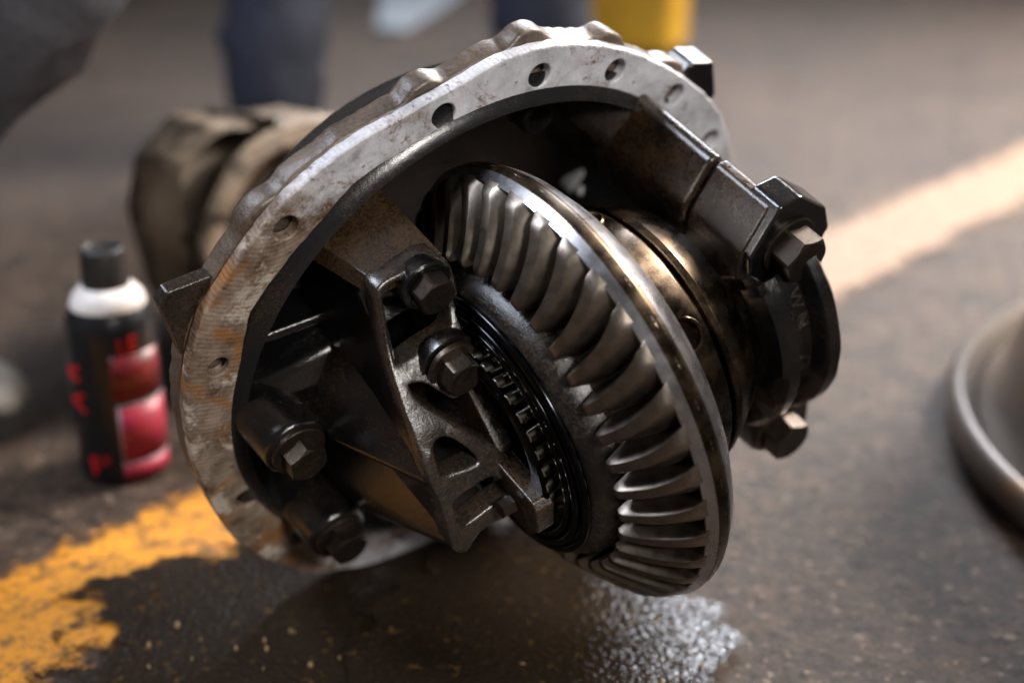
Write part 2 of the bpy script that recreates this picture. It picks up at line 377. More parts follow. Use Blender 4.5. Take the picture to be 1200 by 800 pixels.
# ---- bolts
def bolt(x, y, z, af, h, rot=0, washer=None, neck=0, mat=None, marks=True):
    ap = af / 2; n = 48; vs = []; fs = []
    def hr(a):
        d = (math.degrees(a) - rot + 30) % 60 - 30
        return ap / math.cos(R_(d))
    rc = ap * 0.95
    rings = [lambda a: (hr(a), 0), lambda a: (hr(a), h - (hr(a) - rc) * 0.6), lambda a: (rc, h), lambda a: (rc * .6, h - .25), lambda a: (rc * .05, h - .25)]
    for i in range(n):
        a = 2 * math.pi * i / n
        for f in rings:
            r, zz = f(a); vs.append((x + r * math.cos(a), y + r * math.sin(a), z + zz))
    m = len(rings)
    for i in range(n):
        j = (i + 1) % n
        for q in range(m - 1): fs.append((i * m + q, j * m + q, j * m + q + 1, i * m + q + 1))
    b = link('bolt', mesh('bolt', vs, fs), mat or M['bolt'], ROOT, 22)
    if washer:
        link('washer', lathe('washer', [(-3.5, 0), (-3.5, washer), (-0.6, washer), (0.02, washer - .8), (0.02, 0)], 'Z', (x, y, z), 40), M['bolt'], b, 30)
    if marks:
        ms = []
        for k in range(3):
            a = R_(rot + 120 * k + 20); cx, cy = x + .55 * rc * math.cos(a), y + .55 * rc * math.sin(a)
            ms.append((cx, cy, a))
        vs = []; fs = []
        for cx, cy, a in ms:
            u = (math.cos(a), math.sin(a)); v = (-u[1], u[0]); b0 = len(vs)
            for zz in (h - .6, h + .25):
                for su, sv in ((-1, -1), (1, -1), (1, 1), (-1, 1)):
                    vs.append((cx + u[0] * su * 2.6 + v[0] * sv * .65, cy + u[1] * su * 2.6 + v[1] * sv * .65, z + zz))
            fs += [tuple(b0 + q for q in f) for f in ((0, 1, 2, 3), (4, 5, 6, 7), (0, 1, 5, 4), (1, 2, 6, 5), (2, 3, 7, 6), (3, 0, 4, 7))]
        link('grade_mark', mesh('grade_mark', vs, fs), M['bolt'], b, 30)
    return b

# ---- left bearing bracket
PY = [-60, -40, -6, 22, 40, 64, 80, 97, 115, 143, 160]; PZ = [152, 150, 147, 139, 128, 113, 98, 80, 63, 51, 44]
def zf(y): return (interp(PY, PZ, y - 5) + interp(PY, PZ, y) * 2 + interp(PY, PZ, y + 5)) / 4
F_OUT = [(-109.2, 140.8), (-105.3, 143.9), (-99.1, 145.0), (-83.4, 145.8), (-74.0, 147.1), (-65.3, 146.2), (-59.1, 142.6), (-56.4, 133.5), (-56.7, 118.5), (-59.1, 107.2), (-61.8, 97.4), (-62.9, 89.0), (-67.0, 81.6), (-75.7, 78.0), (-86.0, 76.6), (-91.7, 81.8), (-99.6, 89.5), (-109.3, 92.2), (-110.0, 88.2), (-107.0, 83.2), (-95.3, 69.8), (-82.3, 55.3), (-65.8, 39.0), (-65.5, 24.2), (-65.3, 0.3), (-86.5, 2.5), (-101.1, 0.4), (-109.1, -9.1), (-117.1, -5.7), (-121.3, 3.8), (-119.8, 29.7), (-120.6, 38.9), (-121.3, 49.7), (-119.9, 72.9), (-118.9, 84.5), (-117.7, 91.9), (-115.2, 102.6), (-112.6, 113.1), (-109.7, 130.5)]
F_P1 = [(-105.2, 137.5), (-99.1, 141.6), (-88.1, 140.6), (-89.2, 129.7), (-86.8, 122.2), (-80.6, 116.8), (-72.7, 115.0), (-65.5, 116.3), (-67.8, 110.1), (-71.1, 104.1), (-79.2, 103.1), (-92.3, 102.6), (-111.6, 100.2), (-110.8, 105.7), (-108.8, 113.3), (-106.4, 125.5)]
F_P2 = [(-111.4, 62.4), (-106.9, 65.2), (-100.7, 64.2), (-91.9, 54.9), (-85.5, 43.5), (-90.3, 42.5), (-107.8, 44.2), (-112.9, 46.5), (-112.2, 53.7)]
F_P3 = [(-111.5, 28.4), (-109.5, 30.1), (-83.5, 33.3), (-75.7, 27.7), (-71.9, 17.0), (-83.7, 16.5), (-105.1, 11.6), (-111.0, 13.8), (-112.7, 20.2)]
me = plate('bearing_cap', smooth_poly(F_OUT, 1), [smooth_poly(F_P1, 2), smooth_poly(F_P2, 2), smooth_poly(F_P3, 2)], 15, 1.8, lambda x, y: zf(y), dense=2)
jitter(me, 0.0008, 70)
link('bearing_cap', me, M['iron_rim'], ROOT, 50)
# pocket floors behind the frame
me = plate('cap_web', smooth_poly([(-112, 138), (-60, 140), (-62, 104), (-110, 100)], 1), [], 10, 1.5, lambda x, y: zf(y) - 17 - (0 if y > 112 and x < -78 else 16), dense=2)
link('cap_web', me, M['iron'], ROOT, 60)
me = plate('cap_web', smooth_poly([(-116, 70), (-84, 60), (-66, 40), (-66, 4), (-118, 4)], 1), [], 10, 1.5, lambda x, y: zf(y) - 36 + (20 if y > 54 else 0), dense=2)
link('cap_web', me, M['iron'], ROOT, 60)
# upper slab with brown baked top
me = hull('pedestal_top', [(-108, 134, 47), (-104, 143.5, 47.5), (-60, 144.5, 47.5), (-58, 128, 47), (-118, 130, 0), (-112, 142, 0), (-64, 150, 0), (-60, 128, 0), (-127, 128, -34), (-121, 140, -34), (-66, 156, -32), (-60, 130, -32)])
link('pedestal_top', me, M['iron_brown'], ROOT, 40, 8, 5)
# side wall facing away from the gear
wall = []
ys = [138, 120, 105, 92, 80, 66, 50, 34, 18, 4]
def wx(y): return interp([4, 50, 92, 113, 131, 142], [-119.5, -119.5, -116, -111, -108.5, -107.5], y)
vs = []; fs = []
for y in ys:
    zc = zf(y) - 6
    zb = -34 if y > 60 else interp([0, 60], [60, -34], y)
    for xx in (wx(y), wx(y) + 5):
        for q in range(5): vs.append((xx - (0 if q < 3 else 0), y, zb + (zc - zb) * q / 4))
for i in range(len(ys) - 1):
    a, b = i * 10, (i + 1) * 10
    for q in range(4):
        fs += [(a + q, a + q + 1, b + q + 1, b + q), (a + 5 + q, a + 6 + q, b + 6 + q, b + 5 + q)]
    fs += [(a, a + 5, b + 5, b), (a + 4, a + 9, b + 9, b + 4)]
for a in (0, (len(ys) - 1) * 10):
    fs += [(a + q, a + q + 1, a + q + 6, a + q + 5) for q in range(4)]
link('side_wall', mesh('side_wall', vs, fs), M['iron'], ROOT, 50)
me = hull('gear_side_wall', [(-68, 140, 44), (-58, 140, 44), (-68, 84, 80), (-60, 84, 80), (-68, 140, -34), (-60, 140, -34), (-68, 60, -34), (-60, 60, -34), (-68, 70, 60), (-60, 70, 60)])
link('gear_side_wall', me, M['iron'], ROOT, 40, 2)
me = box('pedestal_core', -110, -64, 40, 132, -60, 22); link('pedestal_core', me, M['iron'], ROOT, 40, 4, 3)
# lock bar end of the cap
me = prism('lock_bar', [(124, 37), (166, 37), (171, 32), (172, 12), (164, 2), (140, 2), (124, 14)], -75.5, -61.5, 'X')
vs = [(v.co.x, v.co.z, v.co.y) for v in me.vertices]
for v, c in zip(me.vertices, vs): v.co = c
link('lock_bar', me, M['iron_brown'], ROOT, 30, 1.6, 3)
bolt(-76.3, 137.1 - 4, 58, 23, 12, 12, None, mat=M['bolt'])
me = lathe('bolt_seat', [(-14, 15), (-2, 17.5), (-0.5, 16.5), (-0.5, 0)], 'Z', (-76.3, 133, 58), 40); link('bolt_seat', me, M['iron'], ROOT, 40)
bolt(-79.6, 93, 90, 23, 13, 35, 17)
me = lathe('bolt_seat', [(-16, 18), (-8, 19.5), (-5.6, 19.5), (-5.2, 18), (-5.6, 0)], 'Z', (-79.6, 93, 90), 40); link('bolt_seat', me, M['iron'], ROOT, 40)
# tubular bolt bosses and the ribs that run to the cap
def boss(x, y, z0, z1, r0, r1):
    me = lathe('bolt_boss', [(z0, r0 * 1.25), (z0 + (z1 - z0) * .35, r0), (z1 - 5, r1), (z1 - 1.5, r1 - .6), (z1, r1 - 2.5), (z1, 0)], 'Z', (x, y, 0), 48)
    jitter(me, 0.0007, 60); return link('bolt_boss', me, M['iron'], ROOT, 50)
boss(-167.5, 26, -60, 40, 25, 21.5); bolt(-167.5, 26, 43.5, 24.5, 13, 0, 18.5)
boss(-147.5, -82, -60, 41, 25, 21.5); bolt(-147.5, -82, 44.5, 24.5, 13, 22, 18.5)
me = hull('rib', [(-146, 22, 42), (-142, 14, 34), (-121.5, 42, 124), (-118, 34, 118), (-112, 74, 20), (-108, 74, 80), (-106, 40, 10), (-112, 20, -20), (-150, 30, -20)])
link('rib', me, M['iron'], ROOT, 25, 3, 4)
me = hull('rib', [(-132, -62, 42), (-128, -72, 34), (-121, 2, 143), (-117, -8, 136), (-112, 32, 30), (-110, 30, 110), (-104, -10, 20), (-112, -40, -20), (-138, -60, -20)])
link('rib', me, M['iron'], ROOT, 25, 3, 4)
me = hull('arm', [(-180, 48, -8), (-178, 40, -50), (-152, 58, 6), (-118, 64, 8), (-114, 40, 14), (-140, 40, 16), (-160, 40, 12), (-114, 30, -40), (-118, 66, -40), (-160, 56, -45)])
link('arm', me, M['iron'], ROOT, 30, 5, 4)
me = hull('ledge', [(-160, 74, -16), (-112, 72, -12), (-112, 66, -10), (-160, 67, -14), (-160, 70, -45), (-112, 70, -45)])
link('ledge', me, M['iron'], ROOT, 30, 2, 3)
# small clamp bolt in the lock
cb = lathe('clamp_bolt', [(0, 0), (0, 6.2), (9, 6.2), (10, 5), (10, 0)], 'X', (-87, 20, 149), 6); link('clamp_bolt', cb, M['bolt'], ROOT, 20)

# ---- crown wheel
prof = [(22, 104), (22, 134), (12, 147), (4.0, 153.2), (1.4, 155.0), (0.2, 155.6), (-6.6, 156.2), (-7.2, 155.9), (-13.9, 152.2), (-14.0, 151.2), (-4.0, 146.5), (-30, 108), (-33, 106), (-30, 104)]
me = lathe('crown_wheel', prof, 'X', (0, 0, 0), 185, closed=True)
me.materials.append(M['gear']); me.materials.append(M['case']); me.materials.append(M['hub'])
for p_ in me.polygons:
    rr_ = math.hypot(p_.center.y, p_.center.z) / MM
    if rr_ > 152.6 and p_.center.x > -0.0072: p_.material_index = 1
    if rr_ < 150.0 and p_.center.x < -0.001: p_.material_index = 2  # gap floors in dark oily iron, painting in the shade between teeth
RING = on_axis(link('crown_wheel', me, None, ROOT, 28))
NT_ = 37
def tooth_mesh():
    ns = 16; vs = []; fs = []; sec = 10
    for i in range(ns + 1):
        s = i / ns
        ang = -6.79 * s - 3.4 * 2 * s * (1 - s)
        rr = 152.2 + (108.6 - 152.2) * s
        xr = -3.0 + (-30.0 + 3.0) * s + 1.2          # root, slightly sunk
        xt = -18.3 + (-50.0 + 18.3) * s              # tip
        if s > 0.84: xt += ((s - 0.84) / 0.16) ** 2 * 5.0
        if s < 0.07: xt += ((0.07 - s) / 0.07) ** 2 * 2.4
        pit = 360 / NT_
        wr, wm, wt = 0.475 * pit, 0.345 * pit, 0.175 * pit
        pts = [(xr, -wr), (xr + (xt - xr) * .3, -wm * 1.12), (xr + (xt - xr) * .65, -wm * .84), (xr + (xt - xr) * .94, -wt * 1.10), (xt, -wt * .86),
               (xt, wt * .86), (xr + (xt - xr) * .94, wt * 1.10), (xr + (xt - xr) * .65, wm * .84), (xr + (xt - xr) * .3, wm * 1.12), (xr, wr)]
        for (x, da) in pts:
            dr = (x - xt) * (0.05 + 0.22 * (1 - s))
            a = R_(ang + da)
            vs.append((x, (rr + dr) * math.sin(a), (rr + dr) * math.cos(a)))
    for i in range(ns):
        for q in range(sec - 1): fs.append((i * sec + q, i * sec + q + 1, (i + 1) * sec + q + 1, (i + 1) * sec + q))
    fs.append(tuple(range(sec))); fs.append(tuple(ns * sec + q for q in range(sec)))
    return mesh('tooth', vs, fs)
tm = tooth_mesh(); tm.materials.append(M['tooth'])
for k in range(NT_):
    t_ = link('tooth', tm, None, RING, 34)
    t_.rotation_euler = (-R_(82.24 - 360 / NT_ * k), 0, 0)

# ---- differential case on the far side of the crown wheel
prof = [(14, 122), (20, 110), (26, 102), (32, 100.5), (54, 98), (56.5, 96.5), (57.2, 95.5), (57.6, 90), (60.4, 90), (60.8, 95), (61.6, 96), (65, 95.6), (66, 94.2), (67, 94.2), (76, 90), (84, 84.5), (91, 80.5), (92, 78), (92.4, 71), (112, 66), (112, 40)]
on_axis(link('differential_case', lathe('differential_case', prof, 'X', (0, 0, 0), 144), M['case'], ROOT, 25))
for aa, xx in ((49, 40), (109, 40), (-11, 40), (169, 40)):
    a = R_(aa); c = Vector((xx, 99.4 * math.sin(a), 99.4 * math.cos(a)))
    vs = []; fs = []; n = 24
    u = Vector((1, 0, 0)); nn = Vector((0, math.sin(a), math.cos(a))); v = nn.cross(u)
    rp = [(12, -1.5), (12, 1.0), (11, 1.8), (9.6, 1.0), (9.0, -1.0), (5.5, -1.0), (5.0, -6), (0, -6)]
    for i in range(n):
        b = 2 * math.pi * i / n
        for r, h in rp: vs.append(c + u * r * math.cos(b) + v * r * math.sin(b) + nn * h)
    m_ = len(rp)
    for i in range(n):
        for q in range(m_ - 1): fs.append((i * m_ + q, ((i + 1) % n) * m_ + q, ((i + 1) % n) * m_ + q + 1, i * m_ + q + 1))
    on_axis(link('case_plug', mesh('case_plug', vs, fs), M['case'], ROOT, 30))
# ---- near side hub, seal rings, roller bearing
on_axis(link('case_hub', lathe('case_hub', [(-20, 106), (-36, 105), (-44, 103), (-50, 99), (-55, 92), (-56, 50)], 'X', (0, 0, 0), 96), M['hub'], ROOT, 40))
def torus(name, x, r, rt, rx, mat, n=96):
    pr = [(x + rx * math.cos(2 * math.pi * i / 12), r + rt * math.sin(2 * math.pi * i / 12)) for i in range(12)]
    return on_axis(link(name, lathe(name, pr, 'X', (0, 0, 0), n, closed=True), mat, ROOT, 60))
torus('seal_ring', -55.5, 92, 3.2, 3.2, M['seal'])
torus('seal_ring', -58.5, 85, 2.8, 2.6, M['seal'])
torus('seal_ring', -59.5, 78, 2.4, 2.2, M['seal'])
BR = on_axis(link('roller_bearing', lathe('roller_bearing', [(-54, 83), (-57, 79), (-58, 70), (-58, 61), (-64, 57), (-66, 57.5), (-66, 50), (-54, 48)], 'X', (0, 0, 0), 96, closed=True), M['seal'], ROOT, 40))
rm = lathe('roller', [(-5.6, 0), (-5.6, 4.0), (-5.1, 4.5), (5.1, 4.8), (5.6, 4.3), (5.6, 0)], 'Z', (0, 0, 0), 14); rm.materials.append(M['roller'])
NR = 34
link('bearing_cage', lathe('bearing_cage', [(-66, 61), (-66, 68.5), (-68, 69), (-70, 67), (-70, 61)], 'X', (0, 0, 0), 96, closed=True), M['seal'], BR, 40)
for k in range(NR):
    a = 2 * math.pi * k / NR
    r_ = link('roller', rm, None, BR, 30)
    cpos = Vector((-63, 65 * math.sin(a), 65 * math.cos(a))) * MM
    r_.matrix_local = Matrix.Translation(cpos) @ Matrix.Rotation(-a, 4, 'X') @ Matrix.Rotation(R_(90 + 12), 4, 'Y')

# ---- right bearing pedestal and cap
COLP = [(106, 84), (106, 112), (109, 121), (126, 148), (134, 148), (146, 128), (146, 84)]
me = prism('pedestal_column', COLP, -62, 78); link('pedestal_column', me, M['iron_brown'], ROOT, 30, 4, 3)
me = hull('pedestal_shoulder', [(88, 132, -46), (94, 108, -46), (106, 84, -42), (124, 146, -46), (107, 114, 2), (124, 144, 8), (140, 130, 6), (130, 96, 6), (88, 122, -72), (108, 84, -72), (136, 110, -72)])
link('pedestal_shoulder', me, M['iron_rim'], ROOT, 50, 7, 5)
me = prism('cap_leg', [(107, 72), (107, 111), (110, 120), (127, 147), (135, 147), (152, 128), (152, 72)], 80, 132); link('cap_leg', me, M['iron_brown'], ROOT, 30, 3, 3)
EAR = [(110, 117), (121, 135), (130, 150), (148, 150), (173, 128), (180, 108), (169, 88), (154, 76), (128, 84), (113, 100)]
me = prism('cap_ear', EAR, 112, 138); link('cap_ear', me, M['iron'], ROOT, 30, 2.5, 3)
bolt(142, 113, 140.5, 30, 17, 18, 21)
me = prism('cap_ear', [(100, -26), (125, -64), (150, -84), (171, -88), (177, -66), (174, -34), (154, -18), (118, -14)], 126, 158); link('cap_ear', me, M['iron'], ROOT, 30, 2.5, 3)
bolt(143, -49, 160.5, 29, 16, 5, 20)
me = prism('pedestal_column', [(104, -30), (125, -62), (148, -76), (165, -76), (170, -34), (120, -16)], -40, 126); link('pedestal_column', me, M['iron'], ROOT, 30, 4, 3)
prof = [(106, 66), (106, 89), (109, 93), (117, 93.5), (119, 91), (120, 83), (138, 82), (139, 92), (141, 96), (149, 97), (152, 94), (152, 66)]
me = lathe('cap_arch', prof, 'X', (0, 0, 0), 72, -80, 50, closed=True); jitter(me, 0.0006, 70)
on_axis(link('cap_arch', me, M['iron'], ROOT, 35))
# raised casting marks on the arch
def raised_text(txt, size, depth, xpos, ang, mat, parent, name='casting_mark'):
    cu = bpy.data.curves.new('t', 'FONT'); cu.body = txt; cu.size = size; cu.extrude = depth; cu.align_x = 'CENTER'; cu.align_y = 'CENTER'
    ob = bpy.data.objects.new('t', cu); COL.objects.link(ob)
    me = bpy.data.meshes.new_from_object(ob.evaluated_get(bpy.context.evaluated_depsgraph_get()))
    bpy.data.objects.remove(ob); bpy.data.curves.remove(cu)
    for v in me.vertices:
        # text runs along the arch: u -> angle, v -> x
        u, vv, hh = v.co
        a = R_(ang) - u / 83.0; r = 82.8 + hh
        v.co = Vector((xpos + vv, r * math.sin(a), r * math.cos(a))) * MM
    return link(name, me, mat, parent, 40)
arch = bpy.data.objects['cap_arch']
raised_text('W', 13, 0.9, 131, 36, M['iron_rim'], arch)
raised_text('N', 13, 0.9, 131, 25, M['iron_rim'], arch)
raised_text('G', 17, 1.1, 129, 2, M['iron_rim'], arch)
raised_text('o', 12, 0.9, 124, 30, M['iron_rim'], arch)

# bars on the inner wall, coloured pale to paint in two reflected highlights
M_BAR = simple('pale_bar_highlight', (0.62, 0.62, 0.64), 0.4, 0.0, 80, 0.2, 0.1)
for ax_, ay_, bx_, by_ in ((140, -6, 161, 12), (151, -15, 170, 8)):
    px_, py_ = 3.0 * .65, -3.0 * .76
    me = hull('wall_bar', [(ax_ - px_, ay_ - py_, -98), (ax_ + px_, ay_ + py_, -98), (bx_ - px_, by_ - py_, -98), (bx_ + px_, by_ + py_, -98), (ax_ - px_, ay_ - py_, -86), (ax_ + px_, ay_ + py_, -86), (bx_ - px_, by_ - py_, -86), (bx_ + px_, by_ + py_, -86)])
    link('wall_bar', me, M_BAR, ROOT, 30, 1.5, 3)
link('oil_port', lathe('oil_port', [(-30, 14), (-16, 13), (-14, 11.5), (-14, 8.5), (-30, 7.5), (-30, 0)], 'Z', (61, 146, -6), 32), M['iron'], ROOT, 40)

me = hull('cap_saddle', [(-74, 82, 84), (-64, 80, 84), (-72, 40, 128), (-62, 44, 128), (-76, 70, 60), (-64, 70, 60), (-76, 20, 110), (-62, 20, 118)])
link('cap_saddle', me, M['iron_brown'], ROOT, 35, 3, 3)

# ------------------------------------------------------------------ spray can
CANX, CANY = -0.342, 1.180
can = bpy.data.objects.new('spray_can', None); COL.objects.link(can); can.location = (CANX, CANY, 0)
tag(can, 'black aerosol can with white collar, black cap and red print, standing beside the differential', 'spray can')
TH = math.atan2(-CANY, -CANX)
CR = 0.0385
m_can = simple('can_lacquer', (0.010, 0.010, 0.012), 0.32, 0.0, 40, 0.2, 0.02)
m_cap = simple('can_cap_plastic', (0.012, 0.011, 0.011), 0.5, 0, 50, 0.3, 0.05)
m_white = simple('can_collar_white', (0.74, 0.70, 0.67), 0.45, 0, 30, 0.12, 0.03)
m_red = simple('print_red', (0.55, 0.012, 0.016), 0.4, 0, 40, 0.2, 0.02)
m_mag = simple('print_crimson', (0.36, 0.022, 0.050), 0.42, 0, 30, 0.2, 0.02)
m_lil = simple('print_lilac', (0.42, 0.30, 0.36), 0.45, 0, 40, 0.15, 0.02)
link('can_body', lathe('can_body', [(0.0, 0.0), (0.0, 0.034), (0.002, 0.0375), (0.006, CR), (0.135, CR), (0.144, 0.0372), (0.151, 0.0345), (0.156, 0.0315), (0.1565, 0.0)], 'Z', (0, 0, 0), 64, k=1), m_can, can, 30)
link('can_collar', lathe('can_collar', [(0.1545, 0.0), (0.1545, 0.0318), (0.158, 0.0318), (0.164, 0.0295), (0.170, 0.0245), (0.1725, 0.020), (0.1725, 0.0)], 'Z', (0, 0, 0), 64, k=1), m_white, can, 35)
link('can_cap', lathe('can_cap', [(0.170, 0.0), (0.170, 0.0198), (0.199, 0.0188), (0.2035, 0.0178), (0.205, 0.0158), (0.2035, 0.0145), (0.201, 0.0138), (0.201, 0.0)], 'Z', (0, 0, 0), 48, k=1), m_cap, can, 35)
def patch(name, a0, a1, z0, z1, mat, lift=0.0004, n=16, skew=0.0):
    vs = []; fs = []
    for i in range(n + 1):
        f = i / n; a = TH + R_(a0 + (a1 - a0) * f)
        for zz in (z0, z1): vs.append(((CR + lift) * math.cos(a), (CR + lift) * math.sin(a), zz + skew * f))
    for i in range(n): fs.append((2 * i, 2 * i + 2, 2 * i + 3, 2 * i + 1))
    o = link(name, mesh(name, vs, fs, 1), mat, can, 60)
    sd = o.modifiers.new('t', 'SOLIDIFY'); sd.thickness = 0.0002; sd.offset = 1
    return o
def can_text(txt, a, z, size, mat, rot=0, shear=0, name='print_letters', lift=0.0006):
    cu = bpy.data.curves.new('t', 'FONT'); cu.body = txt; cu.size = size; cu.extrude = 0.0002; cu.shear = shear; cu.offset = size * 0.02
    cu.align_x = 'CENTER'; cu.align_y = 'CENTER'
    ob = bpy.data.objects.new('t', cu); COL.objects.link(ob)
    me = bpy.data.meshes.new_from_object(ob.evaluated_get(bpy.context.evaluated_depsgraph_get()))
    bpy.data.objects.remove(ob); bpy.data.curves.remove(cu)
    bm = bmesh.new(); bm.from_mesh(me)
    for _ in range(2): bmesh.ops.subdivide_edges(bm, edges=[e for e in bm.edges if e.calc_length() > size * .2], cuts=1)
    bmesh.ops.triangulate(bm, faces=bm.faces); bm.to_mesh(me); bm.free()
    for v in me.vertices:
        u, vv, h = v.co; u, vv = u * math.cos(rot) - vv * math.sin(rot), u * math.sin(rot) + vv * math.cos(rot)
        aa = TH + R_(a) + u / CR; r = CR + lift + h
        v.co = (r * math.cos(aa), r * math.sin(aa), z + vv)
    return link(name, me, mat, can, 60)
def para_mat():
    t = NT('small_print')
    x, y, z = t.sep()
    br = t.n('ShaderNodeTexWave', wave_type='BANDS', bands_direction='Z'); br.inputs['Scale'].default_value = 78; br.inputs['Distortion'].default_value = 0.6
    t.l(t.tc.outputs['Object'], br.inputs[0])
    n = t.ramp(t.noise(260, 3), [(0.40, (0, 0, 0)), (0.5, (1, 1, 1))])
    f = t.math('MULTIPLY', t.ramp(br.outputs['Fac'], [(0.35, (0, 0, 0)), (0.55, (1, 1, 1))]), n)
    return t.set(Base_Color=t.mix(f, (0.05, 0.006, 0.008), (0.34, 0.018, 0.026)), Roughness=0.4)
patch('print_panel', 0, 74, 0.022, 0.0735, m_mag)
patch('print_panel', -2, 76, 0.0005 + 0.004, 0.0195, m_mag)
patch('print_border', -3, 76, 0.0735, 0.0760, m_lil)
patch('print_border', -3, 76, 0.0195, 0.0220, m_lil)
patch('print_border', -3, 0, 0.0215, 0.0740, m_lil)
patch('small_print', -6, 66, 0.080, 0.121, para_mat())
can_text('LE', 16, 0.129, 0.018, m_red, 0.12, 0.15)
can_text('R', -62, 0.103, 0.028, m_red, R_(90))
can_text('A', -58, 0.077, 0.028, m_red, R_(90))
can_text('F', -38, 0.018, 0.024, m_red, R_(10))
can_text('F', -22, 0.024, 0.012, m_red, R_(10))

# ------------------------------------------------------------------ tan casting standing behind
def tan_mat():
    t = NT('dusty_tan_casting')
    n = t.noise(9, 7, 0.65); n2 = t.noise(30, 6, 0.6)
    c = t.mix(t.ramp(n, [(0.35, (0, 0, 0)), (0.65, (1, 1, 1))]), (0.08, 0.056, 0.038), (0.40, 0.325, 0.25))
    c = t.mix(t.ramp(n2, [(0.52, (0, 0, 0)), (0.62, (1, 1, 1))]), c, (0.030, 0.023, 0.018))
    return t.set(Base_Color=c, Roughness=0.6, Normal=t.bump(n2, 0.5, 0.004))
mt = tan_mat()
hs = bpy.data.objects.new('hub_casting', None); COL.objects.link(hs)
tag(hs, 'dusty tan cast hub housing with open bore, standing behind the spray can', 'casting')
ax = Vector((0.62, -0.75, 0.10)).normalized()
zax = ax; xax = Vector((0, 0, 1)).cross(zax).normalized(); yax = zax.cross(xax)
hc = Vector((-0.205, 1.42, 0.128))
hs.matrix_world = Matrix(((xax.x, yax.x, zax.x, hc.x), (xax.y, yax.y, zax.y, hc.y), (xax.z, yax.z, zax.z, hc.z), (0, 0, 0, 1))) @ Matrix.Scale(1.04, 4)
me = lathe('housing_ring', [(-20, 104), (0, 110), (10, 122), (18, 124), (24, 120), (25, 106), (20, 100), (-10, 98)], 'Z', seg=64); jitter(me, 0.004, 12)
link('housing_ring', me, mt, hs, 40)
link('housing_bore', lathe('housing_bore', [(15, 100.5), (-60, 92), (-118, 70), (-120, 0)], 'Z', seg=48), M['casting'], hs, 40)
bo = [(-124, 40), (-118, 92), (-70, 122), (20, 116), (80, 96), (112, 50), (116, -40), (70, -100), (-20, -116), (-90, -100), (-120, -40)]
n_ = len(bo); vs = []; fs = []
for zz, k_ in ((-6, 1.0), (-60, 1.03), (-125, 0.98), (-150, 0.86)): vs += [(x * k_, y * k_, zz) for x, y in bo]
for q in range(3): fs += [(q * n_ + i, q * n_ + (i + 1) % n_, (q + 1) * n_ + (i + 1) % n_, (q + 1) * n_ + i) for i in range(n_)]
fs.append(tuple(3 * n_ + i for i in range(n_)))
me = mesh('housing_body', vs, fs); jitter(me, 0.012, 14)
link('housing_body', me, mt, hs, 30, 7, 3)
me = hull('clamp_bar', [(-36, 112, -110), (-22, 118, -110), (-36, 126, -110), (-26, 112, 14), (-14, 118, 14), (-28, 126, 14)])
link('clamp_bar', me, M['iron'], hs, 40, 3)
link('mounting_stub', lathe('mounting_stub', [(-120, 70), (-190, 62), (-196, 40), (-196, 0)], 'Z', seg=40), mt, hs, 40)

# ------------------------------------------------------------------ wheel rim on the floor at right
def wheel_mat():
    t = NT('wheel_steel'); n = t.noise(8, 7, 0.65); n2 = t.noise(40, 5)
    c = t.mix(n, (0.055, 0.045, 0.038), (0.15, 0.125, 0.105))
    c = t.mix(t.ramp(t.noise(5, 6, 0.6), [(0.60, (0, 0, 0)), (0.70, (1, 1, 1))]), c, (0.24, 0.11, 0.03))
    return t.set(Base_Color=c, Roughness=0.42, Metallic=0.6, Normal=t.bump(n2, 0.15, 0.002))
wh = bpy.data.objects.new('wheel_rim', None); COL.objects.link(wh); wh.location = (0.832, 1.165, 0)
tag(wh, 'bare steel truck wheel rim lying flat on the floor at the right edge', 'wheel')
mw = wheel_mat()
link('rim_lip', lathe('rim_lip', [(0.0, 0.425), (0.012, 0.438), (0.028, 0.440), (0.038, 0.434), (0.040, 0.426), (0.032, 0.418), (0.020, 0.412), (0.0, 0.410)], 'Z', (0, 0, 0), 128, k=1, closed=True), mw, wh, 50)
link('rim_barrel', lathe('rim_barrel', [(0.004, 0.413), (0.022, 0.410), (0.030, 0.402), (0.050, 0.392), (0.090, 0.378), (0.150, 0.364), (0.220, 0.354), (0.262, 0.349), (0.270, 0.342), (0.266, 0.332), (0.05, 0.290)], 'Z', (0, 0, 0), 128, k=1), mw, wh, 35)
link('wheel_disc', lathe('wheel_disc', [(0.052, 0.288), (0.060, 0.22), (0.09, 0.15), (0.10, 0.11), (0.06, 0.108)], 'Z', (0, 0, 0), 96, k=1), mw, wh, 40)

# ------------------------------------------------------------------ people (only their legs reach into the frame)
def cloth(name, a, b):
    t = NT(name); n = t.noise(18, 6, 0.6); wv = t.noise(900, 2)
    return t.set(Base_Color=t.mix(n, a, b), Roughness=0.85, Normal=t.bump(t.noise(14, 5, 0.6), 0.7, 0.012, t.bump(wv, 0.2, 0.0006)))
def body(name, joints, bones, mat, root=0):
    me = bpy.data.meshes.new(name); me.from_pydata([j[0] for j in joints], bones, [])
    o = bpy.data.objects.new(name, me); COL.objects.link(o); me.materials.append(mat)
    o.modifiers.new('skin', 'SKIN').use_smooth_shade = True
    for sv, j in zip(me.skin_vertices[0].data, joints):
        sv.radius = (j[1], j[2] if len(j) > 2 else j[1])
    me.skin_vertices[0].data[root].use_root = True
    ss = o.modifiers.new('sub', 'SUBSURF'); ss.levels = 2; ss.render_levels = 2
    tx = bpy.data.textures.new(name + '_folds', 'CLOUDS'); tx.noise_scale = 0.055
    dp = o.modifiers.new('folds', 'DISPLACE'); dp.texture = tx; dp.strength = 0.05; dp.mid_level = 0.5
    return o
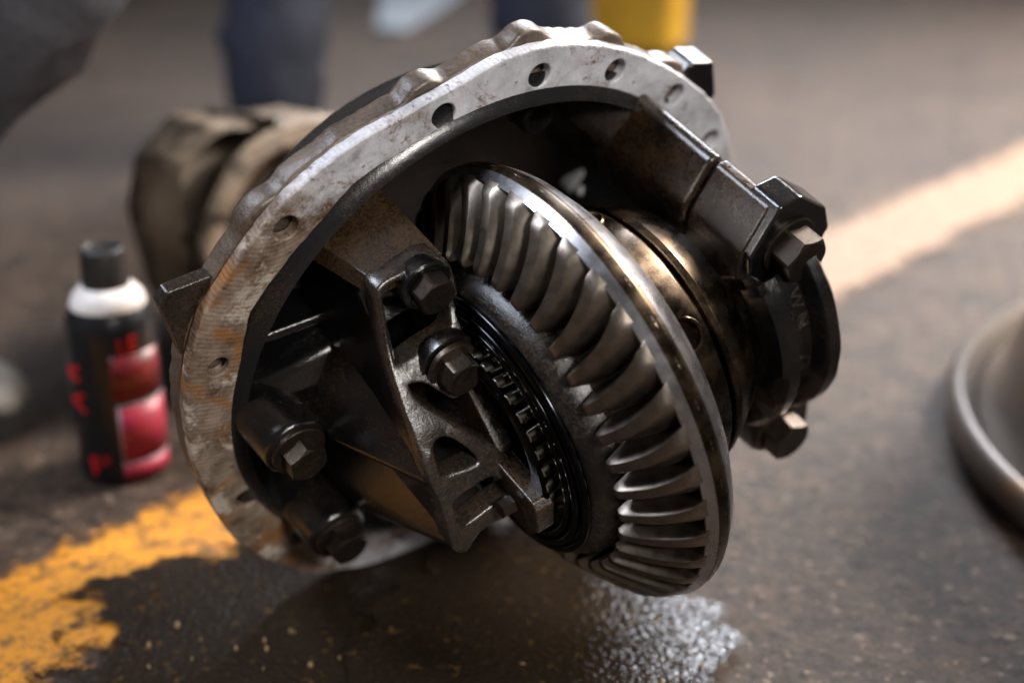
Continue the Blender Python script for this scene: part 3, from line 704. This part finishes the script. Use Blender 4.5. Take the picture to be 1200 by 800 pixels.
def boot(parent, toe, heel, width, mat, sole_mat):
    toe = Vector(toe); heel = Vector(heel); d = toe - heel; L = d.length; d.normalize(); n = Vector((-d.y, d.x, 0))
    st = [(0.0, .72, .105), (0.12, .82, .115), (0.30, .80, .115), (0.42, .80, .095), (0.6, .92, .075), (0.78, 1.0, .066), (0.92, .84, .058), (1.0, .45, .035)]
    vs = []; fs = []; m = 12
    for f, wd, hh in st:
        c = heel + d * L * f; hw = width / 2 * wd
        for i in range(m):
            a = 2 * math.pi * i / m
            u = math.copysign(abs(math.cos(a)) ** .75, math.cos(a)) * hw; vv = 0.018 + (hh - .018) * (0.5 + 0.5 * math.sin(a))
            p = c + n * u; vs.append((p.x, p.y, vv))
    for i in range(len(st) - 1):
        for q in range(m): fs.append((i * m + q, i * m + (q + 1) % m, (i + 1) * m + (q + 1) % m, (i + 1) * m + q))
    fs.append(tuple(range(m))); fs.append(tuple((len(st) - 1) * m + q for q in range(m)))
    o = link('boot', mesh('boot', vs, fs, 1), mat, parent, 60); s2 = o.modifiers.new('s', 'SUBSURF'); s2.levels = 1; s2.render_levels = 2
    vs = []; k = 20
    for zz in (0.001, 0.022):
        for i in range(k):
            a = 2 * math.pi * i / k; u = math.sin(a) * width / 2 * (1.04 if math.cos(a) > 0 else .88); t_ = .5 + .5 * math.cos(a) * 1.03
            p = heel + d * L * t_ + n * u; vs.append((p.x, p.y, zz))
    link('sole', mesh('sole', vs, [tuple(range(k)), tuple(range(k, 2 * k))] + [(i, (i + 1) % k, k + (i + 1) % k, k + i) for i in range(k)], 1), sole_mat, o, 40)
    return o
m_navy = cloth('navy_work_trousers', (0.004, 0.005, 0.011), (0.014, 0.019, 0.040))
m_grey = cloth('grey_work_trousers', (0.020, 0.021, 0.028), (0.048, 0.050, 0.062))
m_boot = simple('dusty_leather', (0.16, 0.135, 0.115), 0.6, 0, 25, 0.5, 0.3, 0.002)
m_boot2 = simple('grey_leather', (0.13, 0.12, 0.10), 0.6, 0, 25, 0.4, 0.3, 0.002)
m_sole = simple('rubber_sole', (0.02, 0.018, 0.016), 0.7)
# standing worker
J = [((-0.16, 2.62, 0.94), .15, .12), ((-0.27, 2.60, 0.86), .10), ((-0.33, 2.45, 0.50), .082), ((-0.355, 2.28, 0.25), .085), ((-0.362, 2.20, 0.02), .082),
     ((-0.03, 2.60, 0.86), .10), ((0.03, 2.45, 0.50), .085), ((0.045, 2.38, 0.25), .088), ((0.052, 2.36, 0.06), .088),
     ((-0.15, 2.58, 1.15), .15, .11), ((-0.14, 2.50, 1.40), .17, .11), ((-0.14, 2.46, 1.52), .06), ((-0.14, 2.42, 1.68), .10, .11),
     ((-0.36, 2.50, 1.42), .06), ((-0.44, 2.40, 1.15), .045), ((-0.36, 2.18, 1.02), .04), ((0.08, 2.50, 1.42), .06), ((0.17, 2.40, 1.15), .045), ((0.08, 2.18, 1.02), .04)]
B = [(0, 1), (1, 2), (2, 3), (3, 4), (0, 5), (5, 6), (6, 7), (7, 8), (0, 9), (9, 10), (10, 11), (11, 12), (10, 13), (13, 14), (14, 15), (10, 16), (16, 17), (17, 18)]
p1 = body('person', J, B, m_navy)
tag(p1, 'person in navy work trousers standing behind the differential, cropped at the shins', 'person')
boot(p1, (-0.345, 2.03, 0), (-0.37, 2.31, 0), 0.115, m_boot, m_sole)
boot(p1, (0.075, 2.20, 0), (0.05, 2.47, 0), 0.115, m_boot, m_sole)
# crouching worker
J = [((-0.90, 1.62, 0.36), .15, .13), ((-0.82, 1.56, 0.38), .11), ((-0.385, 1.32, 0.435), .10), ((-0.56, 1.30, 0.285), .088), ((-0.735, 1.285, 0.125), .068),
     ((-0.98, 1.50, 0.34), .10), ((-0.95, 1.12, 0.44), .085), ((-1.04, 1.24, 0.12), .065),
     ((-0.86, 1.52, 0.62), .15, .12), ((-0.76, 1.38, 0.86), .16, .11), ((-0.72, 1.32, 0.96), .06), ((-0.67, 1.27, 1.09), .10, .11),
     ((-0.60, 1.50, 0.84), .055), ((-0.50, 1.45, 0.66), .042), ((-0.40, 1.33, 0.64), .038), ((-0.93, 1.26, 0.86), .055), ((-0.98, 1.06, 0.68), .042), ((-0.80, 0.98, 0.56), .036)]
B = [(0, 1), (1, 2), (2, 3), (3, 4), (0, 5), (5, 6), (6, 7), (0, 8), (8, 9), (9, 10), (10, 11), (9, 12), (12, 13), (13, 14), (9, 15), (15, 16), (16, 17)]
p2 = body('person', J, B, m_grey)
tag(p2, 'person in grey work trousers crouching at the left, one knee reaching into the corner', 'person')
boot(p2, (-0.452, 1.255, 0), (-0.745, 1.30, 0), 0.11, m_boot2, m_sole)
boot(p2, (-0.95, 1.02, 0), (-1.06, 1.28, 0), 0.11, m_boot2, m_sole)

# ------------------------------------------------------------------ yellow jerrycan and pale sheet in the far background
jc = bpy.data.objects.new('jerrycan', None); COL.objects.link(jc); jc.location = (0.245, 2.98, 0); jc.rotation_euler = (0, R_(0), R_(-24))
tag(jc, 'yellow plastic jerrycan on the floor beside the navy trouser leg', 'jerrycan')
m_y = simple('yellow_plastic', (0.50, 0.28, 0.02), 0.45, 0, 12, 0.2, 0.1, 0.002)
me = hull('jerrycan_body', [(sx * 95, sy * 70, z) for sx in (-1, 1) for sy in (-1, 1) for z in (2, 235)] + [(-70, sy * 55, 285) for sy in (-1, 1)] + [(60, sy * 55, 285) for sy in (-1, 1)])
link('jerrycan_body', me, m_y, jc, 40, 45, 6)
me = hull('jerrycan_handle', [(-60, sy * 12, z) for sy in (-1, 1) for z in (318, 336)] + [(30, sy * 12, z) for sy in (-1, 1) for z in (318, 336)])
link('jerrycan_handle', me, m_y, jc, 40, 6, 3)
for hx in (-55, 25): link('handle_post', hull('handle_post', [(hx + a, b, z) for a in (-8, 8) for b in (-11, 11) for z in (275, 325)]), m_y, jc, 40, 4, 3)
link('jerrycan_cap', lathe('jerrycan_cap', [(270, 24), (312, 24), (316, 20), (316, 0)], 'Z', (70, 0, 0), 28), m_cap, jc, 35)
m_p = simple('pale_plastic', (0.24, 0.285, 0.33), 0.5, 0, 8, 0.15, 0.1, 0.002)
me = hull('plastic_sheet', [(-320, 3620, 1), (-120, 3600, 1), (-228, 3160, 1), (-290, 3200, 1), (-120, 3900, 1), (-330, 3900, 1), (-320, 3620, 9), (-120, 3600, 9), (-228, 3160, 9), (-290, 3200, 9), (-120, 3900, 9), (-330, 3900, 9)])
tag(link('plastic_sheet', me, m_p, None, 40, 2), 'pale blue plastic sheet lying flat on the far floor', 'plastic sheet')

# ------------------------------------------------------------------ crumbs and flakes on the floor
def chips(name, n, region, smin, smax, mat, seed, zt=0.0):
    rnd = random.Random(seed); vs = []; fs = []
    for _ in range(n):
        x = rnd.uniform(region[0], region[1]); y = rnd.uniform(region[2], region[3]); s_ = rnd.uniform(smin, smax) * rnd.uniform(.5, 1)
        b0 = len(vs); k = 6; ph = rnd.uniform(0, 6)
        for i in range(k):
            a = ph + 2 * math.pi * i / k; r = s_ * rnd.uniform(.55, 1.1); vs.append((x + r * math.cos(a), y + r * .8 * math.sin(a), 0.0))
        for i in range(k):
            a = ph + 2 * math.pi * i / k; r = s_ * rnd.uniform(.3, .7); vs.append((x + r * math.cos(a), y + r * .8 * math.sin(a), zt + s_ * rnd.uniform(.3, .7)))
        fs.append(tuple(b0 + k + i for i in range(k)))
        fs += [(b0 + i, b0 + (i + 1) % k, b0 + k + (i + 1) % k, b0 + k + i) for i in range(k)]
    o = link(name, mesh(name, vs, fs, 1), mat, None, 20); o['kind'] = 'stuff'; return o
chips('floor_crumbs', 260, (-0.45, 0.75, 0.84, 1.5), 0.0012, 0.0032, simple('pale_grit', (0.36, 0.29, 0.22), 0.7, 0, 50, 0.5), 3)
chips('paint_flakes', 22, (-0.26, 0.02, 0.85, 0.93), 0.0018, 0.0045, simple('yellow_flake', (0.36, 0.24, 0.12), 0.6, 0, 60, 0.5), 5, 0.008)
